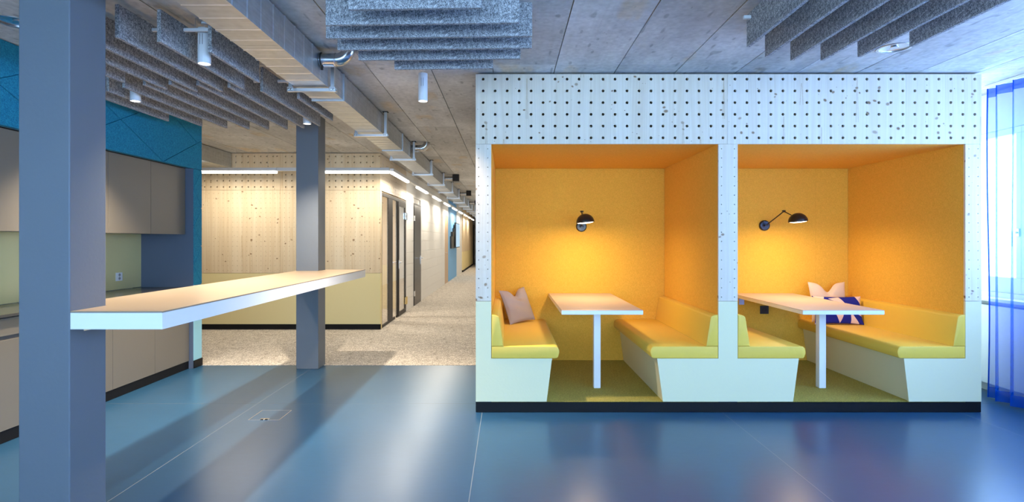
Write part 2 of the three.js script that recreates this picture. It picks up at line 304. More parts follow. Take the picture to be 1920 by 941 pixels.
// ---------------------------------------------------------------- far plywood wall and the corridor's left wall
const FAR = -9.357, CORR = -2.12;
{
  const w = struct('wall_far', 'perforated spruce wall with a pale yellow dado facing the room', 'wall');
  part('core', box(-8.3, CORR - 0.03, 0.0, CEIL, FAR - 0.13, FAR - 0.11), M.woodC, w);
  const bx = [-5.4, -3.78, CORR];
  for (let i = 0; i < 2; i++) part('perforated_board', perforated(bx[i] + 0.001, bx[i + 1] - 0.001, 2.322, CEIL - 0.008, 0.02, series(-5.35, 0.1037, 31), BIG_ROWS, 0.0125, 8).translate(0, 0, FAR - 0.02), M.woodC, w);
  for (let i = 0; i < 2; i++) part('perforated_board', perforated(bx[i] + 0.001, bx[i + 1] - 0.001, 0.942, 2.319, 0.02, series(-5.36, 0.0785, 42), series(0.985, 0.08, 17), 0.0042, 6).translate(0, 0, FAR - 0.02), M.woodC, w);
  part('plain_board', box(-8.3, -5.401, 0.942, CEIL - 0.008, FAR - 0.02, FAR), M.woodC, w);
  part('dado', box(-8.3, CORR, 0.075, 0.938, FAR - 0.03, FAR - 0.002), M.palePaint, w);
  const b = struct('baseboard_far', 'black skirting along the perforated far wall', 'baseboard');
  part('skirting', box(-8.3, CORR + 0.006, 0.003, 0.092, FAR - 0.03, FAR + 0.006, 0.002), M.black, b);
  // the corridor side, running away from the camera
  const k = struct('wall_corridor_left', 'long corridor wall of spruce board, white blockwork and a sky blue stripe', 'wall');
  const side = (name, z0, z1, y0, y1, m, d = 0.03) => part(name, box(CORR - d, CORR, y0, y1, z1, z0), m, k);
  part('corner_board', perforated(9.36, 9.475, 0.942, 2.319, 0.02, [9.387, 9.45], series(0.985, 0.08, 17), 0.0042, 6).rotateY(Math.PI / 2).translate(CORR - 0.02, 0, 0), M.woodC, k);
  side('corner_dado', FAR - 0.003, -9.475, 0.003, 0.938, M.palePaint);
  part('perforated_board', perforated(9.36, 11.77, 2.322, CEIL - 0.008, 0.02, series(9.41, 0.1037, 23), BIG_ROWS, 0.0125, 8).rotateY(Math.PI / 2).translate(CORR - 0.02, 0, 0), M.woodB, k);
  part('core', merge([box(CORR - 0.14, CORR - 0.12, 2.30, CEIL, -11.77, FAR - 0.04), box(CORR - 0.12, CORR - 0.021, 2.30, 2.316, -11.77, FAR - 0.04)]), M.woodC, k);
  part('core', box(CORR - 0.2, CORR - 0.034, 0.0, CEIL, -36.4, -13.72), M.wall, k);
  part('core', box(CORR - 0.2, CORR - 0.034, 0.0, CEIL, -12.66, -11.78), M.wall, k);
  part('core', box(CORR - 0.2, CORR - 0.034, 2.33, CEIL, -13.72, -12.66), M.wall, k);
  // blockwork, painted white
  const bh = CEIL / 12;
  for (let r = 0; r < 12; r++) for (let i = 0; i < 13; i++) {
    let z0 = -11.78 - 0.6 * (i - (r % 2 ? 0.5 : 0)), z1 = z0 - 0.6; z0 = Math.min(-11.78, z0); z1 = Math.max(-18.95, z1);
    if (z0 - z1 < 0.03) continue;
    for (const [a, b] of (r * bh < 2.3 ? [[z0, Math.max(z1, -12.66)], [Math.min(z0, -13.72), z1]] : [[z0, z1]])) if (a - b > 0.03)
      part('block', box(CORR - 0.034, CORR - 0.001 * hash(r, i, 4), Math.max(0.003, r * bh) + 0.0015, (r + 1) * bh - 0.0015, b + 0.0015, a - 0.0015), M.wall, k);
  }
  side('blue_panel', -20.1, -23.3, 0.003, CEIL - 0.004, M.bluePaint);
  side('lintel', -18.95, -20.1, 2.33, CEIL - 0.004, M.wall);
  side('white_panel', -23.3, -26, 0.003, CEIL - 0.004, M.wall);
  part('spruce_panel', box(CORR - 0.03, CORR + 0.05, 0.95, CEIL - 0.004, -33.3, -26), M.woodC, k);
  part('dado', box(CORR - 0.03, CORR + 0.045, 0.09, 0.945, -33.3, -26), M.palePaint, k);
  part('skirting', box(CORR - 0.03, CORR + 0.055, 0.003, 0.095, -33.3, -26), M.black, k);
  side('white_panel', -33.3, -36.4, 0.003, CEIL - 0.004, M.wall);
  wallRects('wall_corridor_end', 'wall closing the far end of the corridor', [[-2.3, 0.05, 0, CEIL, -36.6, -36.4]], M.wall);
}
// ---------------------------------------------------------------- doors of the corridor
{
  const d = struct('door_1', 'dark framed glass door with side light at the corner of the spruce wall', 'door');
  const X0 = CORR - 0.03, X1 = CORR - 0.004, fr = (name, y0, y1, z1, z0, m = M.frame) => part(name, box(X0, X1, y0, y1, z1, z0, 0.004), m, d);
  fr('frame', 2.24, 2.30, -11.75, -9.48); fr('frame', 0.003, 0.05, -10.62, -9.48);
  fr('frame', 0.05, 2.24, -9.52, -9.48); fr('frame', 0.05, 2.24, -10.40, -10.02); fr('frame', 0.003, 2.24, -11.75, -11.68);
  fr('frame', 0.003, 2.24, -10.88, -10.80);
  part('pane', box(CORR - 0.015, CORR - 0.009, 0.05, 2.24, -10.02, -9.52), M.glass, d);
  part('pane', box(CORR - 0.015, CORR - 0.009, 0.05, 2.24, -10.80, -10.40), M.glass, d);
  const leaf = part('door_leaf', merge([box(X0 + 0.015, X1 + 0.012, 0.01, 2.235, -10.965, -10.885), box(X0 + 0.015, X1 + 0.012, 0.01, 2.235, -11.675, -11.56), box(X0 + 0.015, X1 + 0.012, 0.01, 0.09, -11.56, -10.965), box(X0 + 0.015, X1 + 0.012, 2.15, 2.235, -11.56, -10.965)]), M.frame, d);
  part('leaf_pane', box(CORR - 0.005, CORR + 0.001, 0.09, 2.15, -11.56, -10.965), M.glass, leaf);
  part('lever', merge([rod([CORR, 1.06, -10.92], [CORR + 0.06, 1.06, -10.92], 0.011), rod([CORR + 0.06, 1.06, -10.93], [CORR + 0.06, 1.06, -10.78], 0.010), box(CORR + 0.004, CORR + 0.014, 0.93, 1.10, -10.945, -10.895, 0.004)]), M.chrome, leaf);
  for (const [y, m] of [[1.98, M.chrome], [0.24, M.brass]]) part('hinge', merge([box(CORR, CORR + 0.022, y - 0.07, y + 0.07, -11.79, -11.56, 0.004), rod([CORR + 0.02, y - 0.08, -11.68], [CORR + 0.02, y + 0.08, -11.68], 0.016)]), m, leaf);
  for (const y of [0.06, 0.5, 1.3, 1.78, 2.1]) part('stud', rod([CORR, y, -11.62], [CORR + 0.014, y, -11.62], 0.012), M.chrome, leaf);
  const e = struct('door_2', 'black lacquered door with steel lever in the white block wall', 'door');
  part('jamb', merge([box(CORR - 0.1, CORR + 0.004, 0.003, 2.33, -12.70, -12.66), box(CORR - 0.1, CORR + 0.004, 0.003, 2.33, -13.72, -13.68), box(CORR - 0.1, CORR + 0.004, 2.29, 2.33, -13.68, -12.70)]), M.frame, e);
  const l2 = part('door_leaf', box(CORR - 0.05, CORR + 0.012, 0.008, 2.287, -13.678, -12.702, 0.003), M.doorBlack, e);
  part('lever', merge([rod([CORR, 1.06, -13.6], [CORR + 0.07, 1.06, -13.6], 0.012), rod([CORR + 0.07, 1.06, -13.61], [CORR + 0.07, 1.06, -13.45], 0.011), box(CORR + 0.01, CORR + 0.02, 0.90, 1.12, -13.63, -13.57, 0.004)]), M.chrome, l2);
  for (const y of [1.98, 0.28]) part('hinge', box(CORR + 0.0, CORR + 0.03, y - 0.06, y + 0.06, -12.75, -12.68, 0.006), M.chrome, l2);
  const f = struct('door_3', 'light oak door beside the sky blue stripe', 'door');
  part('door_leaf', box(CORR - 0.03, CORR - 0.006, 0.006, 2.32, -20.08, -18.97, 0.003), M.oak, f);
  part('lever', merge([rod([CORR - 0.01, 1.06, -19.05], [CORR + 0.05, 1.06, -19.05], 0.012), rod([CORR + 0.05, 1.06, -19.05], [CORR + 0.05, 1.06, -19.2], 0.011)]), M.chrome, f);
  const g = struct('door_4', 'dark framed glass door at the far end of the corridor', 'door');
  part('frame', merge([box(CORR + 0.0, CORR + 0.07, 0.003, 2.4, -33.44, -33.34), box(CORR + 0.0, CORR + 0.07, 0.003, 2.4, -34.6, -34.5), box(CORR + 0.0, CORR + 0.07, 2.3, 2.4, -34.5, -33.44)]), M.frame, g);
  part('pane', box(CORR + 0.03, CORR + 0.038, 0.01, 2.3, -34.5, -33.44), M.glass, g);
  // the room behind the glass
  wallRects('wall_meeting_room', 'spruce lined walls of the room behind the glass door', [[-6.2, -6.1, 0, CEIL, -12.3, -9.49], [-6.1, -2.32, 0.95, CEIL, -12.3, -12.2]], M.woodC);
  wallRects('wall_meeting_dado', 'pale yellow dado of the room behind the glass door', [[-6.1, -2.32, 0.003, 0.948, -12.3, -12.195]], M.palePaint);
  const p = thing('added_room_fill', 'added unseen glowing panel that brightens the room behind the glass door', 'ceiling light', [-3.6, CEIL - 0.05, -10.9]);  // unseen lamp, added so that the room shows through the glass
  part('housing', box(-0.6, 0.6, 0, 0.05, -0.15, 0.15, 0.004), M.lampWhite, p);
  part('diffuser', box(-0.57, 0.57, -0.004, 0.001, -0.12, 0.12), M.ledGlow, p);
  const rl = new THREE.RectAreaLight(LEDC, 70, 1.14, 0.24); rl.position.set(-3.6, CEIL - 0.06, -10.9); rl.lookAt(-3.6, 0, -10.9); scene.add(rl);  // fill light of the added panel
}
// ---------------------------------------------------------------- columns and the bar between them
for (const [z, label] of [[-2.81, 'square grey painted column at the near end of the white bar'], [-6.495, 'square grey painted column at the carpet edge through the far end of the bar']]) {
  const t = thing('column', label, 'column', [-2.316, 0, z - 0.1278]);
  part('shaft', local(t, box(-2.444, -2.188, 0, CEIL, z - 0.2556, z, 0.006)), M.columnPaint, t);
}
{
  const t = thing('bar_counter', 'long white standing bar with beige top fixed between two columns', 'bar counter', [-2.088, 1.04, -4.82]);
  const notch = (a, b) => [[-2.446, a], [-2.446, b]];
  // slab in plan (x, z) cut round the columns
  const P = [[-2.186, 2.812], [-1.726, 2.812], [-1.726, 6.82], [-2.446, 6.82], [-2.446, 6.753], [-2.186, 6.753], [-2.186, 6.493], [-2.446, 6.493], [-2.446, 3.068], [-2.186, 3.068]];
  const slab = (g) => local(t, g.rotateX(-Math.PI / 2));
  part('slab', slab(poly(P, 0.082).translate(0, 0, 1.044)), M.white, t);
  part('top_sheet', slab(poly(P, 0.008, 0.0015).translate(0, 0, 1.1265)), M.barTop, t);
  part('bracket', local(t, merge([box(-2.187, -2.183, 1.022, 1.044, -2.95, -2.90), box(-2.186, -2.15, 1.040, 1.044, -2.95, -2.90)])), M.steel, t);
  part('bracket', local(t, merge([box(-2.187, -2.183, 1.022, 1.044, -6.65, -6.60), box(-2.186, -2.15, 1.040, 1.044, -6.65, -6.60)])), M.steel, t);
}
// ---------------------------------------------------------------- kitchen niche
const KF = -3.643, NICHE = -6.525, KBACK = -4.25, UNIT = 0.63;
function clipped(points, nx, ny, c) {                          // keeps the half plane nx*x + ny*y <= c
  const out = [];
  for (let i = 0; i < points.length; i++) {
    const a = points[i], b = points[(i + 1) % points.length], da = nx * a[0] + ny * a[1] - c, db = nx * b[0] + ny * b[1] - c;
    if (da <= 0) out.push(a);
    if ((da < 0 && db > 0) || (da > 0 && db < 0)) { const t = da / (da - db); out.push([lerp(a[0], b[0], t), lerp(a[1], b[1], t)]); }
  }
  return out;
}
function cut(points, a, b, side, gap = 0.0032) {                // cuts along the line a-b, keeping one side, a gap's half width away
  const dx = b[0] - a[0], dy = b[1] - a[1], l = Math.hypot(dx, dy), nx = side * -dy / l, ny = side * dx / l;
  return clipped(points, nx, ny, nx * a[0] + ny * a[1] - gap);
}
{
  const w = struct('wall_kitchen_surround', 'teal felt surround of the kitchen cut into triangles by diagonal joints', 'wall');
  part('bulkhead', box(KBACK - 0.1, KF - 0.055, 2.326, CEIL, NICHE, -1.0), M.taupeIn, w);
  part('backing', box(KF - 0.055, KF - 0.0125, 2.32, CEIL - 0.003, -6.70, -1.0), M.teal, w);
  part('backing', box(-3.66, KF - 0.0125, 0.94, 2.32, -6.70, NICHE - 0.004), M.teal, w);
  const piece = (p) => p.length > 2 && part('felt_piece', poly(p, 0.012).rotateY(Math.PI / 2).translate(KF - 0.012, 0, 0), M.teal, w);
  const y0 = 2.32, y1 = CEIL - 0.006, E = 6.70, W = 1.31;
  for (let k = 0; k < 4; k++) {
    const b = 5.95 + W - W * k, a = b - W, e = Math.min(b, E) - 0.001;
    const R = [[a + 0.001, y0], [e, y0], [e, y1], [a + 0.001, y1]];
    for (const s1 of [1, -1]) for (const s2 of [1, -1]) piece(cut(cut(R, [a, y0], [b, y1], s1), [a, y1], [b, y0], s2));
  }
  const ys = [2.318, 1.868, 1.42, 0.97];
  for (let k = 0; k < 3; k++) {
    const t = ys[k], b = ys[k + 1], m = (t + b) / 2, a = -NICHE + 0.002, R = [[a, b + 0.0015], [E, b + 0.0015], [E, t - 0.0015], [a, t - 0.0015]];
    const Lm = [a, m];
    piece(cut(R, Lm, [E, t], -1)); piece(cut(cut(R, Lm, [E, t], 1), Lm, [E, b], -1)); piece(cut(R, Lm, [E, b], 1));
  }
  part('painted_post', box(-3.66, KF, 0.092, 0.966, -6.70, NICHE - 0.002), M.cyan, w);
  part('skirting', box(-3.68, KF + 0.008, 0.003, 0.09, -6.706, NICHE - 0.002), M.black, w);
  part('niche_side', box(KBACK - 0.1, KF - 0.004, 0.0, 2.325, NICHE - 0.01, NICHE), M.sidePanel, w);
  const s = thing('splashback', 'glossy yellow glass splashback above the kitchen worktop', 'splashback', [KBACK, 0.95, -3.9]);
  part('glass_sheet', box(-0.1, 0, 0, 0.61, -2.623, 2.4), M.splash, s);
  const wt = thing('worktop', 'thin dark kitchen worktop under the yellow splashback', 'worktop', [-3.95, 0.925, -3.9]);
  part('slab', box(-0.298, 0.285, 0, 0.022, -2.62, 2.4, 0.003), M.stone, wt);
  const names = ['beside the niche end panel', 'second from the niche end panel', 'third from the niche end panel', 'fourth from the niche end panel', 'fifth from the niche end panel', 'sixth from the niche end panel'];
  for (let k = 0; k < 6; k++) {
    const z1 = NICHE + 0.004 + UNIT * k, z0 = z1 + UNIT, zm = (z0 + z1) / 2;
    const u = thing('upper_cabinet', 'taupe handleless kitchen wall cabinet, ' + names[k], 'cabinet', [-3.99, 1.56, zm], 'kitchen wall cabinets');
    part('carcass', box(-0.255, 0.232, 0, 0.76, -UNIT / 2 + 0.0005, UNIT / 2 - 0.0005), M.taupeIn, u);
    part('door', box(0.234, 0.254, -0.004, 0.758, -UNIT / 2 + 0.0022, UNIT / 2 - 0.0022, 0.0015), M.taupe, u);
    const b = thing('base_cabinet', 'taupe kitchen base cabinet with a shallow drawer, ' + names[k], 'cabinet', [-3.97, 0, zm], 'kitchen base cabinets');
    part('carcass', box(-0.275, 0.255, 0.085, 0.923, -UNIT / 2 + 0.0005, UNIT / 2 - 0.0005), M.taupeIn, b);
    part('door', box(0.257, 0.278, 0.092, 0.755, -UNIT / 2 + 0.0022, UNIT / 2 - 0.0022, 0.0015), M.taupe, b);
    part('drawer', box(0.257, 0.278, 0.785, 0.915, -UNIT / 2 + 0.0022, UNIT / 2 - 0.0022, 0.0015), M.taupe, b);
    part('plinth', box(-0.2, 0.272, 0.002, 0.088, -UNIT / 2, UNIT / 2), M.black, b);
  }
  const o = thing('power_socket', 'white double wall socket on the yellow splashback', 'socket', [KBACK + 0.001, 1.09, -6.145]);
  part('plate', box(0, 0.009, -0.045, 0.045, -0.05, 0.05, 0.003), M.white, o);
  for (const y of [-0.018, 0.02]) { part('insert', rod([0.008, y, 0], [0.0115, y, 0], 0.0165, 20), std('socket insert', rgb(0.35, 0.35, 0.36), 0.5), o); for (const z of [-0.007, 0.007]) part('pin_hole', rod([0.0113, y, z], [0.0122, y, z], 0.003, 8), M.slot, o); }
}
// ---------------------------------------------------------------- acoustic baffle clouds
function cloud(label, x, z, turn, lengths, pitch) {
  const t = thing('acoustic_baffle_cloud', label, 'acoustic panel', [x, 2.70, z]); t.rotation.y = turn;
  const n = lengths.length, off = (i) => (i - (n - 1) / 2) * pitch;
  lengths.forEach((l, i) => {
    const b = part('baffle', box(off(i) - 0.012, off(i) + 0.012, 0, 0.2, -l / 2, l / 2, 0.002), M.felt, t);
    part('glue_line', box(off(i) - 0.0012, off(i) + 0.0012, 0.001, 0.199, -l / 2 - 0.0006, l / 2 + 0.0006), M.felt, b);
  });
  const half = off(n - 1) + 0.055, zr = Math.min(lengths[0], lengths[n - 1]) / 2 - 0.055;
  for (const s of [-1, 1]) {
    part('rail', merge([box(-half, half, 0.155, 0.175, s * zr - 0.012, s * zr + 0.012, 0.003)]), M.lampWhite, t);
    for (const q of [-0.6, 0.6]) part('wire', rod([half * q + 0.05, 0.175, s * zr], [half * q + 0.05, CEIL - 2.70 + 0.004, s * zr], 0.0012, 6), M.steel, t);
  }
}
const SIX = [0.70, 1.09, 1.235, 1.235, 1.09, 0.70];
cloud('six blue grey felt baffles hung side on in front of the perforated booth corner', -0.47, -3.47, Math.PI / 2 - 0.032, SIX, 0.207);
cloud('six grey felt baffles hung above the near part of the bar', -2.44, -3.98, 0, SIX, 0.207);
cloud('nine grey felt baffles in a large round hung between kitchen and far column', -2.63, -5.28, 0, [0.92, 1.40, 1.63, 1.77, 1.80, 1.77, 1.63, 1.40, 0.92], 0.209);
cloud('six grey felt baffles hung over the seating booth beside the recessed light', 2.02, -3.18, 0, SIX, 0.204);
// ---------------------------------------------------------------- cylindrical pendant spots
for (const [x, z, y, label] of [[-2.026, -3.757, 2.665, 'white cylinder spot hung among the baffles over the near bar'], [-2.075, -5.82, 2.69, 'white cylinder spot hung over the far end of the bar'], [-3.155, -4.768, 2.665, 'white cylinder spot hung in front of the teal kitchen felt'], [-0.7186, -4.768, 2.665, 'white cylinder spot hung beside the left corner of the seating booth']]) {
  const t = thing('pendant_spot', label, 'lamp', [x, y, z]);
  const v = (a) => a.map(([r, y]) => new THREE.Vector2(r, y));
  part('housing', toCreasedNormals(new THREE.LatheGeometry(v([[0.034, 0.012], [0.0375, 0.0], [0.04, 0.001], [0.04, 0.205], [0.0385, 0.2055], [0.0385, 0.210], [0.04, 0.2105], [0.04, 0.232], [0.0385, 0.235], [0.0001, 0.235]]), 40), 0.6), M.lampWhite, t);
  part('lens', new THREE.CylinderGeometry(0.0345, 0.0345, 0.003, 32).translate(0, 0.0115, 0), M.lampGlow, t);
  for (const s of [-1, 1]) part('vent_slot', box(s * 0.008 - 0.0012, s * 0.008 + 0.0012, 0.12, 0.19, 0.0385, 0.0402), M.slot, t);
  part('wire', rod([0, 0.235, 0], [0, CEIL - y + 0.004, 0], 0.002, 6), M.steel, t);
  part('ceiling_cup', new THREE.CylinderGeometry(0.02, 0.02, 0.012, 20).translate(0, CEIL - y - 0.004, 0), M.lampWhite, t);
  const l = new THREE.SpotLight(WARM, SPOT_CD, 0, 0.92, 0.55, 2); l.position.set(x, y - 0.004, z); l.target.position.set(x, 0, z); l.castShadow = true; l.shadow.radius = 1.6; scene.add(l, l.target);
}
// ---------------------------------------------------------------- ventilation duct, hangers and branch pipes
function ductGeometry(w, h, len, beads) {                       // sheet duct along -z with cross beads pressed outwards
  const rings = [[0, 0]]; const step = len / beads;
  for (let k = 0; k < beads; k++) { const m = step * (k + 0.5); rings.push([m - 0.014, 0], [m - 0.006, 0.003], [m + 0.006, 0.003], [m + 0.014, 0]); }
  rings.push([len, 0]);
  const c = (e, i) => [[-w / 2 - e, -h / 2 - e], [w / 2 + e, -h / 2 - e], [w / 2 + e, h / 2 + e], [-w / 2 - e, h / 2 + e]][i % 4], pos = [];
  for (let r = 0; r < rings.length - 1; r++) for (let i = 0; i < 4; i++) {
    const [z0, e0] = rings[r], [z1, e1] = rings[r + 1], a = [...c(e0, i), -z0], b = [...c(e0, i + 1), -z0], d = [...c(e1, i + 1), -z1], f = [...c(e1, i), -z1];
    pos.push(...a, ...b, ...d, ...a, ...d, ...f);
  }
  const g = new THREE.BufferGeometry(); g.setAttribute('position', new THREE.BufferAttribute(new Float32Array(pos), 3)); g.computeVertexNormals();
  return g;
}
function duct(label, x, y, w, h, z0, n, len) {
  const t = thing('ventilation_duct', label, 'duct', [x, y, z0]);
  const g = uvm(ductGeometry(w, h, len - 0.002, 8));
  const fl = uvm(merge([box(-w / 2 - 0.012, w / 2 + 0.012, -h / 2 - 0.012, -h / 2, -0.008, 0.008), box(-w / 2 - 0.012, w / 2 + 0.012, h / 2, h / 2 + 0.010, -0.008, 0.008), box(-w / 2 - 0.012, -w / 2, -h / 2, h / 2, -0.008, 0.008), box(w / 2, w / 2 + 0.012, -h / 2, h / 2, -0.008, 0.008)]));
  for (let k = 0; k < n; k++) {
    const s = new THREE.Mesh(g, M.zinc); s.name = 'duct_section'; s.position.z = -k * len; s.castShadow = s.receiveShadow = true; t.add(s);
    if (k % 2 === 0) { const f = new THREE.Mesh(fl, M.zinc); f.name = 'flange'; f.castShadow = f.receiveShadow = true; s.add(f); }
  }
}
duct('long galvanised ventilation duct under the ceiling running into the corridor', -1.55, 2.808, 0.26, 0.216, 3.3, 29, 1.36);
duct('galvanised ventilation duct meeting the far spruce wall behind the kitchen', -4.78, 2.808, 0.39, 0.24, -6.72, 2, 1.31);
for (let k = 0; k < 14; k++) {
  const z = -4.44 - 1.92 * k, t = thing('duct_hanger', ORD[k] + ' galvanised bracket under the long duct, counted from the elbow by the blue baffles', 'bracket', [-1.53, 2.66, z], 'brackets under the long duct');
  const ch = (x0, x1, y0, y1) => merge([box(x0, x1, y0, y1, -0.018, -0.015), box(x0, x1, y0, y1, 0.012, 0.015), box(x0, x1, y0, y0 + (x1 - x0 > 0.1 ? 0.004 : y1 - y0), -0.015, 0.012)]);
  part('cross_rail', ch(-0.205, 0.18, 0.0, 0.024), M.steel, t);
  for (const x of [-0.197, 0.135]) {
    part('post', box(x, x + 0.03, 0.022, CEIL - 2.66 - 0.002, -0.013, 0.013, 0.002), M.steel, t);
    part('corner_plate', box(x - 0.008, x + 0.04, -0.004, 0.036, 0.014, 0.020, 0.002), M.steel, t);
    for (const q of [0.004, 0.026]) part('bolt', rod([x + q, 0.016, 0.02], [x + q, 0.016, 0.027], 0.006, 6), M.chrome, t);
  }
  part('ceiling_plate', box(0.12, 0.18, CEIL - 2.66 - 0.008, CEIL - 2.66 + 0.002, -0.03, 0.03, 0.002), M.slot, t);
}
for (let k = 0; k < 6; k++) {
  const z = -4.25 - 4.1 * k, bent = k < 2, t = thing('branch_pipe', bent ? (k ? 'round galvanised elbow pipe from the duct to the ceiling beyond the booth' : 'round galvanised elbow pipe from the duct into the ceiling behind the blue felt baffles') : ORD[k - 2] + ' straight branch pipe with a dark end box, counted after the two elbow pipes', 'pipe', [-1.416, 2.85, z], bent ? undefined : 'branch pipes in the corridor');
  if (bent) {
    const cp = new THREE.CurvePath(); cp.add(new THREE.LineCurve3(new THREE.Vector3(0, 0, 0), new THREE.Vector3(0.125, 0, 0)));
    const pts = []; for (let a = 0; a <= 12; a++) { const q = Math.PI / 2 * a / 12; pts.push(new THREE.Vector3(0.125 + 0.092 * Math.sin(q), 0.092 * (1 - Math.cos(q)), 0)); }
    part('pipe', new THREE.CylinderGeometry(0.048, 0.048, 0.125, 32).rotateZ(Math.PI / 2).translate(0.0625, 0, 0), M.zincPipe, t);
    part('elbow', new THREE.TubeGeometry(new THREE.CatmullRomCurve3(pts), 24, 0.048, 32), M.zincPipe, t);
    part('collar', new THREE.TorusGeometry(0.0495, 0.0035, 8, 36).rotateY(Math.PI / 2).translate(0.118, 0, 0), M.zincPipe, t);
  } else {
    part('pipe', new THREE.CylinderGeometry(0.048, 0.048, 0.21, 24).rotateZ(Math.PI / 2).translate(0.105, 0, 0), M.zincPipe, t);
    part('end_box', box(0.2, 0.34, -0.06, 0.088, -0.07, 0.07, 0.004), M.frame, t);
  }
  part('clamp', merge([new THREE.TorusGeometry(0.051, 0.005, 8, 36).rotateY(Math.PI / 2).translate(0.012, 0, 0), box(0.004, 0.02, -0.075, -0.05, -0.008, 0.008)]), M.frame, t);
  if (bent) part('damper_tag', box(0.03, 0.105, -0.054, -0.044, 0.0, 0.03, 0.003), M.lampWhite, t);
}
// ---------------------------------------------------------------- linear lights along the far wall and the corridor
function linear(x0, z0, x1, z1, label, group) {
  const len = Math.hypot(x1 - x0, z1 - z0), t = thing('linear_light', label, 'lamp', [(x0 + x1) / 2, 2.528, (z0 + z1) / 2], group);
  t.rotation.y = Math.atan2(x1 - x0, z1 - z0);
  part('housing', box(-0.03, 0.03, 0.036, 0.085, -len / 2, len / 2, 0.003), M.lampWhite, t);
  part('diffuser', box(-0.027, 0.027, 0, 0.036, -len / 2 + 0.004, len / 2 - 0.004, 0.006), M.ledGlow, t);
  for (const s of [x0 < -5 ? 0.05 : -0.4, 0.4]) part('wire', rod([0, 0.085, s * len], [0, CEIL - 2.528 + 0.003, s * len], 0.0012, 6), M.steel, t);
  const l = new THREE.RectAreaLight(LEDC, LED_RAD, 0.054, len - 0.01); l.position.set((x0 + x1) / 2, 2.525, (z0 + z1) / 2); l.rotation.set(-Math.PI / 2, 0, 0);
  if (Math.abs(x1 - x0) > Math.abs(z1 - z0)) { l.width = len - 0.01; l.height = 0.054; }
  scene.add(l);
}
function blindProfile(x0, z0, x1, z1, label) {
  const t = thing('light_profile', label, 'profile', [0, 2.564, 0], 'unlit light profiles');
  part('housing', box(Math.min(x0, x1) - (x0 === x1 ? 0.03 : 0), Math.max(x0, x1) + (x0 === x1 ? 0.03 : 0), 0, 0.049, Math.min(z0, z1) - (z0 === z1 ? 0.03 : 0), Math.max(z0, z1) + (z0 === z1 ? 0.03 : 0)), M.lampWhite, t);
}
const LZ = -8.75, LX = -1.816;
linear(-5.03, LZ, -3.585, LZ, 'lit linear light along the spruce wall between kitchen and far column');
linear(-2.86, LZ, LX - 0.02, LZ, 'lit linear light along the spruce wall between far column and corridor corner');
blindProfile(-3.58, LZ, -2.865, LZ, 'unlit grey light profile along the spruce wall behind the far column');
for (let k = 0; k < 9; k++) {
  const z = LZ - 0.06 - 2.45 * k;
  linear(LX, z, LX, z - 1.42, ORD[k] + ' lit linear light along the corridor wall, counted from the spruce corner', 'linear lights along the corridor');
  blindProfile(LX, z - 1.425, LX, z - 2.445, 'unlit grey profile after the ' + ORD[k] + ' corridor light from the spruce corner');
}
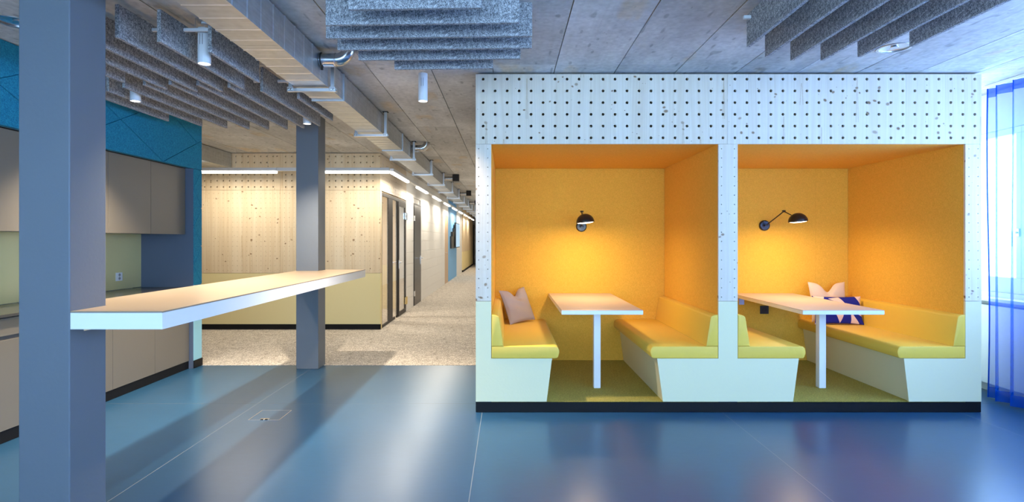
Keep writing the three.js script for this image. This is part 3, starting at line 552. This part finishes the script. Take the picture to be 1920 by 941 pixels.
// ---------------------------------------------------------------- seating booth
const BX0 = -0.2765, BX1 = 4.092, BZ = -4.86, BACK = -6.54, IN = [[-0.143, 1.82], [1.986, 3.954]], SOF = 2.32;
{
  const t = thing('seating_booth', 'perforated spruce seating booth with two ochre felt niches', 'booth', [1.908, 0, -5.7]);
  const P = (name, g, m, parent = t) => part(name, local(t, g), m, parent);
  const board = (g) => g.translate(0, 0, BZ - 0.02);
  // front boards with drilled holes
  const cols = series(-0.2125, 0.1036, 42), seam = 1.897;
  P('fascia_board', board(perforated(BX0, seam - 0.001, SOF, 2.923, 0.02, cols, BIG_ROWS, 0.0125, 12)), M.woodA);
  P('fascia_board', board(perforated(seam + 0.001, BX1, SOF, 2.923, 0.02, cols, BIG_ROWS, 0.0125, 12)), M.woodB);
  for (const [a, b, c] of [[BX0, -0.143, [-0.2505, -0.1725]], [1.82, 1.986, [1.846, 1.8985, 1.9585].filter((_, i) => i !== 1)], [3.954, BX1, [3.984, 4.062]]])
    P('pier_board', board(perforated(a, b, 0.963, SOF - 0.002, 0.02, c, SMALL_ROWS, 0.0046, 8)), M.woodB);
  const F = 0.094, S = 0.467;
  for (const pts of [[[BX0, F], [0.336, F], [0.3825, S], [-0.143, S], [-0.143, 0.96], [BX0, 0.96]],
    [[1.341, F], [2.4655, F], [2.5147, S], [1.986, S], [1.986, 0.96], [1.82, 0.96], [1.82, S], [1.29, S]],
    [[3.4655, F], [BX1, F], [BX1, 0.96], [3.954, 0.96], [3.954, S], [3.4217, S]]]) P('painted_panel', board(poly(pts, 0.02, 0.001)), M.pale);
  P('kick_plate', box(BX0, BX1, 0.002, 0.092, BZ - 0.03, BZ - 0.004, 0.001), M.black);
  P('platform', box(BX0 + 0.002, BX1 - 0.002, 0.0, 0.088, BACK - 0.08, BZ - 0.031), M.woodC);
  // cores of the walls and roof
  for (const [a, b] of [[BX0 + 0.02, -0.158], [1.836, 1.97], [3.97, BX1 - 0.02]]) P('core', box(a, b, 0.088, SOF + 0.03, BACK - 0.02, BZ - 0.13), M.woodC);
  P('roof', box(BX0 + 0.02, BX1 - 0.02, SOF + 0.03, 2.90, BACK - 0.06, BZ - 0.16), M.woodC);
  P('roof_edge', box(BX0 + 0.02, BX1 - 0.02, 2.90, 2.918, BACK - 0.02, BZ - 0.021), M.woodC);
  P('rear_panel', box(BX0, BX1, 0.09, 2.92, BACK - 0.08, BACK - 0.02), M.woodC);
  for (const [a, b] of [[BX0, BX0 + 0.018], [BX1 - 0.018, BX1]]) { P('end_board', box(a, b, 0.965, 2.92, BACK - 0.02, BZ - 0.022), M.woodA); P('end_panel', box(a, b, 0.092, 0.96, BACK - 0.02, BZ - 0.022), M.pale); }
  IN.forEach(([a, b], i) => {
    const s = i ? 3.58 : 0.236;
    for (const [p, q] of [[a, s], [s, b]]) { P('felt_panel', box(p + 0.0002, q - 0.0002, F, SOF, BACK - 0.02, BACK, 0.0008), M.orange); P('felt_panel', box(p + 0.0002, q - 0.0002, SOF, SOF + 0.03, BACK, BZ - 0.021, 0.0008), M.orange); }
    P('felt_panel', box(a - 0.015, a, F, SOF, BACK + 0.001, BZ - 0.021), M.orange); P('felt_panel', box(b, b + 0.015, F, SOF, BACK + 0.001, BZ - 0.021), M.orange);
    P('carpet', box(a, b, 0.088, F, BACK, BZ - 0.004), M.olive);
  });
}
// ---------------------------------------------------------------- benches
function profile(pts, z0, z1, bevel) { return poly(pts, z0 - z1, bevel).translate(0, 0, z1); }
function rounded(pts, radii, n = 5) {                             // rounds the corners of a polygon
  const out = [];
  pts.forEach((p, i) => {
    const r = radii[i]; if (!r) { out.push(p); return; }
    const a = pts[(i + pts.length - 1) % pts.length], b = pts[(i + 1) % pts.length], la = Math.hypot(a[0] - p[0], a[1] - p[1]), lb = Math.hypot(b[0] - p[0], b[1] - p[1]);
    const A = [lerp(p[0], a[0], r / la), lerp(p[1], a[1], r / la)], B = [lerp(p[0], b[0], r / lb), lerp(p[1], b[1], r / lb)];
    for (let k = 0; k <= n; k++) { const t = k / n; out.push([(1 - t) * (1 - t) * A[0] + 2 * t * (1 - t) * p[0] + t * t * B[0], (1 - t) * (1 - t) * A[1] + 2 * t * (1 - t) * p[1] + t * t * B[1]]); }
  });
  return out;
}
[['outer wall, holding the single taupe pillow', IN[0][0], 1], ['dividing wall, facing the taupe pillow', IN[0][1], -1], ['dividing wall, facing the patterned pillow', IN[1][0], 1], ['window side wall, holding the patterned pillow', IN[1][1], -1]].forEach(([where, wx, s]) => {
  const t = thing('upholstered_bench', 'yellow bench on slanted pale base along the ' + where, 'bench', [wx, 0.094, -5.7]);
  const X = (pts) => pts.map(([x, y]) => [wx + s * x, y]), fix = (p) => s > 0 ? p : p.slice().reverse();
  const P = (name, g, m, par = t) => part(name, local(t, g), m, par);
  P('base', profile(fix(X([[0.002, 0.095], [0.477, 0.095], [0.5235, 0.466], [0.002, 0.466]])), BZ - 0.021, BACK + 0.002, 0), M.pale);
  const seat = P('seat_cushion', toCreasedNormals(profile(fix(X(rounded([[0.002, 0.468], [0.575, 0.468], [0.592, 0.525], [0.575, 0.572], [0.002, 0.572]], [0, 0.02, 0.02, 0.026, 0]))), BZ + 0.002, BACK + 0.003, 0.008), 0.42), M.hide);
  P('seam', profile(fix(X([[0.10, 0.5715], [0.104, 0.575], [0.108, 0.5715]])), BZ, BACK + 0.01, 0), M.piping, seat);
  P('back_cushion', toCreasedNormals(profile(fix(X(rounded([[0.002, 0.5735], [0.105, 0.5735], [0.098, 0.63], [0.066, 0.83], [0.03, 0.845], [0.002, 0.845]], [0, 0, 0.03, 0.018, 0.012, 0]))), BZ + 0.002, BACK + 0.003, 0.006), 0.42), M.hide);
});
// ---------------------------------------------------------------- booth tables
for (const [cx, label] of [[0.833, 'beige table with white edge and single post before the taupe pillow bench'], [2.956, 'beige table with white edge and single post before the patterned pillow']]) {
  const t = thing('booth_table', label, 'table', [cx, 0.094, -5.3]);
  part('table_top', local(t, box(cx - 0.359, cx + 0.359, 0.834, 0.868, BACK + 0.004, -4.95, 0.002)), M.white, t);
  part('top_sheet', local(t, box(cx - 0.3585, cx + 0.3585, 0.868, 0.872, BACK + 0.004, -4.951, 0.001)), M.tableTop, t);
  part('leg', local(t, box(cx - 0.022, cx + 0.042, 0.095, 0.834, -5.362, -5.298, 0.004)), M.white, t);
  part('wall_bracket', local(t, merge([box(cx - 0.27, cx - 0.21, 0.74, 0.834, BACK + 0.001, BACK + 0.006), box(cx - 0.27, cx - 0.21, 0.829, 0.834, BACK + 0.001, BACK + 0.09)])), M.steel, t);
  part('wall_bracket', local(t, merge([box(cx + 0.21, cx + 0.27, 0.74, 0.834, BACK + 0.001, BACK + 0.006), box(cx + 0.21, cx + 0.27, 0.829, 0.834, BACK + 0.001, BACK + 0.09)])), M.steel, t);
}
{
  const t = thing('power_socket', 'square black wall socket under the table with the patterned pillow', 'socket', [2.98, 0.68, BACK + 0.001]);
  part('plate', box(-0.05, 0.05, -0.047, 0.047, 0, 0.01, 0.004), M.dark, t);
  part('insert', new THREE.TorusGeometry(0.021, 0.0035, 8, 28).translate(0, 0, 0.0105), M.frame, t);
  for (const x of [-0.009, 0.009]) part('pin_hole', rod([x, 0, 0.009], [x, 0, 0.0112], 0.003, 8), M.slot, t);
}
// ---------------------------------------------------------------- swing arm wall lamps
function wallLamp(label, px, py, joint, dome, tilt) {
  const t = thing('swing_arm_lamp', label, 'lamp', [px, py, BACK]), V = (a) => a.map(([r, y]) => new THREE.Vector2(r, y));
  part('wall_plate', toCreasedNormals(new THREE.LatheGeometry(V([[0.0001, 0.024], [0.05, 0.024], [0.06, 0.018], [0.062, 0.0], [0.0001, 0.0]]), 36).rotateX(Math.PI / 2), 0.5), M.dark, t);
  part('pivot', merge([rod([0, 0, 0.02], [0, 0, 0.06], 0.012, 14), rod([-0.02, 0, 0.05], [0.02, 0, 0.05], 0.009, 12)]), M.dark, t);
  part('arm', rod([0, 0, 0.05], joint, 0.0062, 10), M.dark, t);
  part('knuckle', merge([new THREE.SphereGeometry(0.014, 14, 10).translate(...joint), rod([joint[0] - 0.018, joint[1] + 0.004, joint[2]], [joint[0] + 0.018, joint[1] + 0.004, joint[2]], 0.008, 10)]), M.dark, t);
  const dir = new THREE.Vector3(dome[0] - joint[0], 0, dome[2] - joint[2]).normalize();
  part('arm', rod(joint, [dome[0] - dir.x * 0.072, dome[1] + 0.052, dome[2] - dir.z * 0.072], 0.0058, 10), M.dark, t);
  const R = 0.095, prof = []; for (let k = 0; k <= 14; k++) { const a = Math.PI / 2 * k / 14; prof.push([R * Math.cos(a) + 0.0001, 0.092 * Math.sin(a)]); }
  const inner = prof.slice().reverse().map(([r, y]) => [Math.max(0.0001, r - 0.004), Math.max(0, y - 0.004)]);
  const turn = (g) => g.rotateZ(tilt).translate(...dome);
  const shade = part('shade', turn(new THREE.LatheGeometry(V(prof), 40)), M.dark, t);
  part('reflector', turn(new THREE.LatheGeometry(V(inner), 40)), M.lampInside, shade);
  part('rim', turn(new THREE.LatheGeometry(V([[R - 0.0045, 0.0], [R, -0.001], [R + 0.0008, 0.003], [R - 0.004, 0.003], [R - 0.0045, 0.0]]), 40)), M.dark, shade);
  part('diffuser', turn(new THREE.LatheGeometry(V([[0.0001, -0.013], [0.04, -0.0115], [0.075, -0.006], [0.0885, 0.002], [0.0895, 0.006], [0.0001, 0.008]]), 36)), M.bulbGlow, t);
  const l = new THREE.RectAreaLight(LAMPC, BOOTH_RAD, 0.12, 0.12); l.position.set(px + dome[0], py + dome[1] - 0.018, BACK + dome[2]); l.rotation.set(-Math.PI / 2, 0, 0); scene.add(l);
}
wallLamp('black dome lamp folded forward on the ochre wall above the taupe pillow table', 0.855, 1.647, [-0.033, 0.156, 0.30], [-0.038, 0.028, 0.62], 0.09);
wallLamp('black dome lamp swung sideways on its bent arm above the patterned pillow table', 2.98, 1.659, [0.082, 0.150, 0.30], [0.075, 0.025, 0.62], 0.09);
// ---------------------------------------------------------------- pillows
function pillow(w, h, thick, dent) {
  const N = 36, face = (sgn) => {
    const pos = [], uv = [], idx = [];
    for (let j = 0; j <= N; j++) for (let i = 0; i <= N; i++) {
      const u = i / N * 2 - 1, v = j / N * 2 - 1, pinch = 1 - 0.07 * (1 - Math.abs(v) ** 2) * 0 ;
      let x = u * w / 2 * (1 - 0.075 * (1 - v * v)) * pinch, y = v * h / 2 * (1 - 0.075 * (1 - u * u));
      const e = Math.pow(Math.max(0, (1 - u * u) * (1 - v * v)), 0.42);
      let z = sgn * thick / 2 * e * (1 + 0.06 * Math.sin(5 * u + 3 * v) * e);
      const d = dent * Math.exp(-((u * u) / 0.10)) * sstep(0.0, 1, v); y -= d * h; z *= 1 - 0.35 * d / Math.max(dent, 0.001) * (dent > 0 ? 1 : 0);
      z += sgn * 0.004 * Math.sin(9 * v + 4 * u) * e;
      pos.push(x, y, z); uv.push(i / N, j / N);
    }
    for (let j = 0; j < N; j++) for (let i = 0; i < N; i++) { const a = j * (N + 1) + i, b = a + 1, c = a + N + 1, d = c + 1; if (sgn > 0) idx.push(a, b, d, a, d, c); else idx.push(a, d, b, a, c, d); }
    const g = new THREE.BufferGeometry(); g.setAttribute('position', new THREE.Float32BufferAttribute(pos, 3)); g.setAttribute('uv', new THREE.Float32BufferAttribute(uv, 2)); g.setIndex(idx); g.computeVertexNormals();
    return g;
  };
  return mergeGeometries([face(1), face(-1)]);
}
function putPillow(label, mat, w, h, thick, dent, pos, rot) {
  const t = thing('pillow', label, 'pillow', pos); t.rotation.set(...rot, 'YXZ');
  const o = new THREE.Mesh(pillow(w, h, thick, dent), mat); o.name = 'cover'; o.position.y = h / 2; o.castShadow = o.receiveShadow = true; t.add(o);
}
const tri = (p, a, b, c) => { const s = (q, r) => (p[0] - r[0]) * (q[1] - r[1]) - (q[0] - r[0]) * (p[1] - r[1]); const d1 = s(a, b), d2 = s(b, c), d3 = s(c, a); return !((d1 < 0 || d2 < 0 || d3 < 0) && (d1 > 0 || d2 > 0 || d3 > 0)); };
const printTex = tex(512, 1, (u, v) => {
  const p = [u, v], peach = [[[0.0, 0], [0.02, 0], [0.1, 0.5]], [[0.36, 0.5], [0.62, 0.5], [0.5, 0.0]], [[0.74, 0.46], [0.72, 0.02], [0.9, 0.0]], [[0.76, 0.44], [1, 0.26], [1, 0.44]], [[0.86, 1], [1, 1], [1, 0.66]], [[0.30, 0.92], [0.72, 0.56], [0.52, 0.98]], [[0, 0.56], [0.16, 0.5], [0, 0.9]], [[0.1, 0.5], [0.24, 1], [0.02, 1]]];
  const q = peach.some((t) => tri(p, ...t)), n = 0.03 * (pn(u, v, 200, 200, 3) - 0.5);
  return q ? [0.93 + n, 0.79 + n, 0.72 + n] : [0.05 + n, 0.10 + n, 0.52 + n];
});
const printed = std('printed cotton, blue and peach', rgb(1, 1, 1), 0.9, { map: printTex });
putPillow('taupe linen pillow with a dented top in the corner of the bench', M.pillowTaupe, 0.40, 0.40, 0.13, 0.20, [0.170, 0.577, -6.25], [-0.42, 0.75, 0.05]);
putPillow('peach pillow with a deeply dented top behind the patterned pillow', M.pillowPeach, 0.42, 0.45, 0.11, 0.22, [3.615, 0.574, -6.30], [-0.20, 0.0, 0.0]);
putPillow('blue and peach triangle patterned oblong pillow on the window side bench', printed, 0.51, 0.31, 0.11, 0, [3.595, 0.575, -6.10], [-0.25, -0.10, 0.0]);
// ---------------------------------------------------------------- floor box
{
  const t = thing('floor_box', 'square floor socket lid with thin steel rim set in the linoleum', 'floor box', [-2.018, 0, -4.785]);
  for (const r of [[-0.125, 0.125, 0, 0.0025, 0.132, 0.1365], [-0.125, 0.125, 0, 0.0025, -0.1365, -0.132], [-0.1295, -0.125, 0, 0.0025, -0.1365, 0.1365], [0.125, 0.1295, 0, 0.0025, -0.1365, 0.1365]]) part('rim', box(...r), M.chrome, t);
  part('lid', box(-0.1245, 0.1245, 0, 0.0012, -0.1315, 0.1315), M.lino, t);
  part('cable_flap', box(-0.036, 0.036, 0.001, 0.005, 0.095, 0.131, 0.001), M.chrome, t);
  for (const x of [-0.018, 0.018]) part('cable_opening', box(x - 0.014, x + 0.014, 0.002, 0.0056, 0.108, 0.1315, 0.001), M.slot, t);
}
// ---------------------------------------------------------------- sheer curtain
{
  const t = thing('sheer_curtain', 'sheer blue voile curtain with dense hem hanging before the window', 'curtain', [4.5, 0.02, -3.2]);
  const z0 = -5.27, z1 = 2.5, n = 900;
  const at = (s, y) => { const z = lerp(z0, z1, s), ph = (z - z0) / 0.172 * 2 * Math.PI, amp = lerp(0.055, 0.040, y / 2.88); return [4.505 + amp * Math.sin(ph + 0.25 * Math.sin(y * 2)) - 0.006, z + 0.016 * Math.sin(2 * ph) + 0.014 * (1 - y / 2.88) * Math.sin(ph * 0.5)]; };
  const sheet = (ya, yb, rows) => {
    const pos = [], idx = [];
    for (let j = 0; j <= rows; j++) for (let i = 0; i <= n; i++) { const y = lerp(ya, yb, j / rows), [x, z] = at(i / n, y); pos.push(x, y + 0.02, z); }
    for (let j = 0; j < rows; j++) for (let i = 0; i < n; i++) { const a = j * (n + 1) + i; idx.push(a, a + 1, a + n + 2, a, a + n + 2, a + n + 1); }
    const g = new THREE.BufferGeometry(); g.setAttribute('position', new THREE.Float32BufferAttribute(pos, 3)); g.setIndex(idx); g.computeVertexNormals(); return local(t, g);
  };
  part('voile', sheet(0.10, 2.80, 12), M.sheer, t);
  part('hem', sheet(0, 0.10, 2), M.sheerDense, t);
  part('heading_tape', sheet(2.80, 2.885, 2), M.sheerDense, t);
  const edge = []; for (let k = 0; k <= 20; k++) { const y = 2.885 * k / 20, [x, z] = at(0, y); edge.push(new THREE.Vector3(x, y + 0.02, z)); }
  part('side_hem', local(t, new THREE.TubeGeometry(new THREE.CatmullRomCurve3(edge), 40, 0.006, 6)), M.sheerDense, t);
  const r = thing('curtain_rail', 'slim white curtain rail on the concrete ceiling', 'curtain rail', [4.5, CEIL - 0.026, -3.2]);
  part('rail', box(-0.012, 0.012, 0, 0.026, -2.1, 5.72, 0.003), M.windowFrame, r);
}
// ---------------------------------------------------------------- screen in the corridor
{
  const t = thing('display_screen', 'large pale blue display on black mounting arms before the sky blue stripe', 'screen', [CORR, 1.68, -22.7]);
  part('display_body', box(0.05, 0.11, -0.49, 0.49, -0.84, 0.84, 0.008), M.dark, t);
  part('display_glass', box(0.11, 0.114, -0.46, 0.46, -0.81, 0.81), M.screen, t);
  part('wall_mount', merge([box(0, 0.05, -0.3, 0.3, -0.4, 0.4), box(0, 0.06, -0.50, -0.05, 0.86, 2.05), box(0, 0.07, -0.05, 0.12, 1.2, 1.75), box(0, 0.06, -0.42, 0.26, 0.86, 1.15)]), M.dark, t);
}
renderer.render(scene, camera);
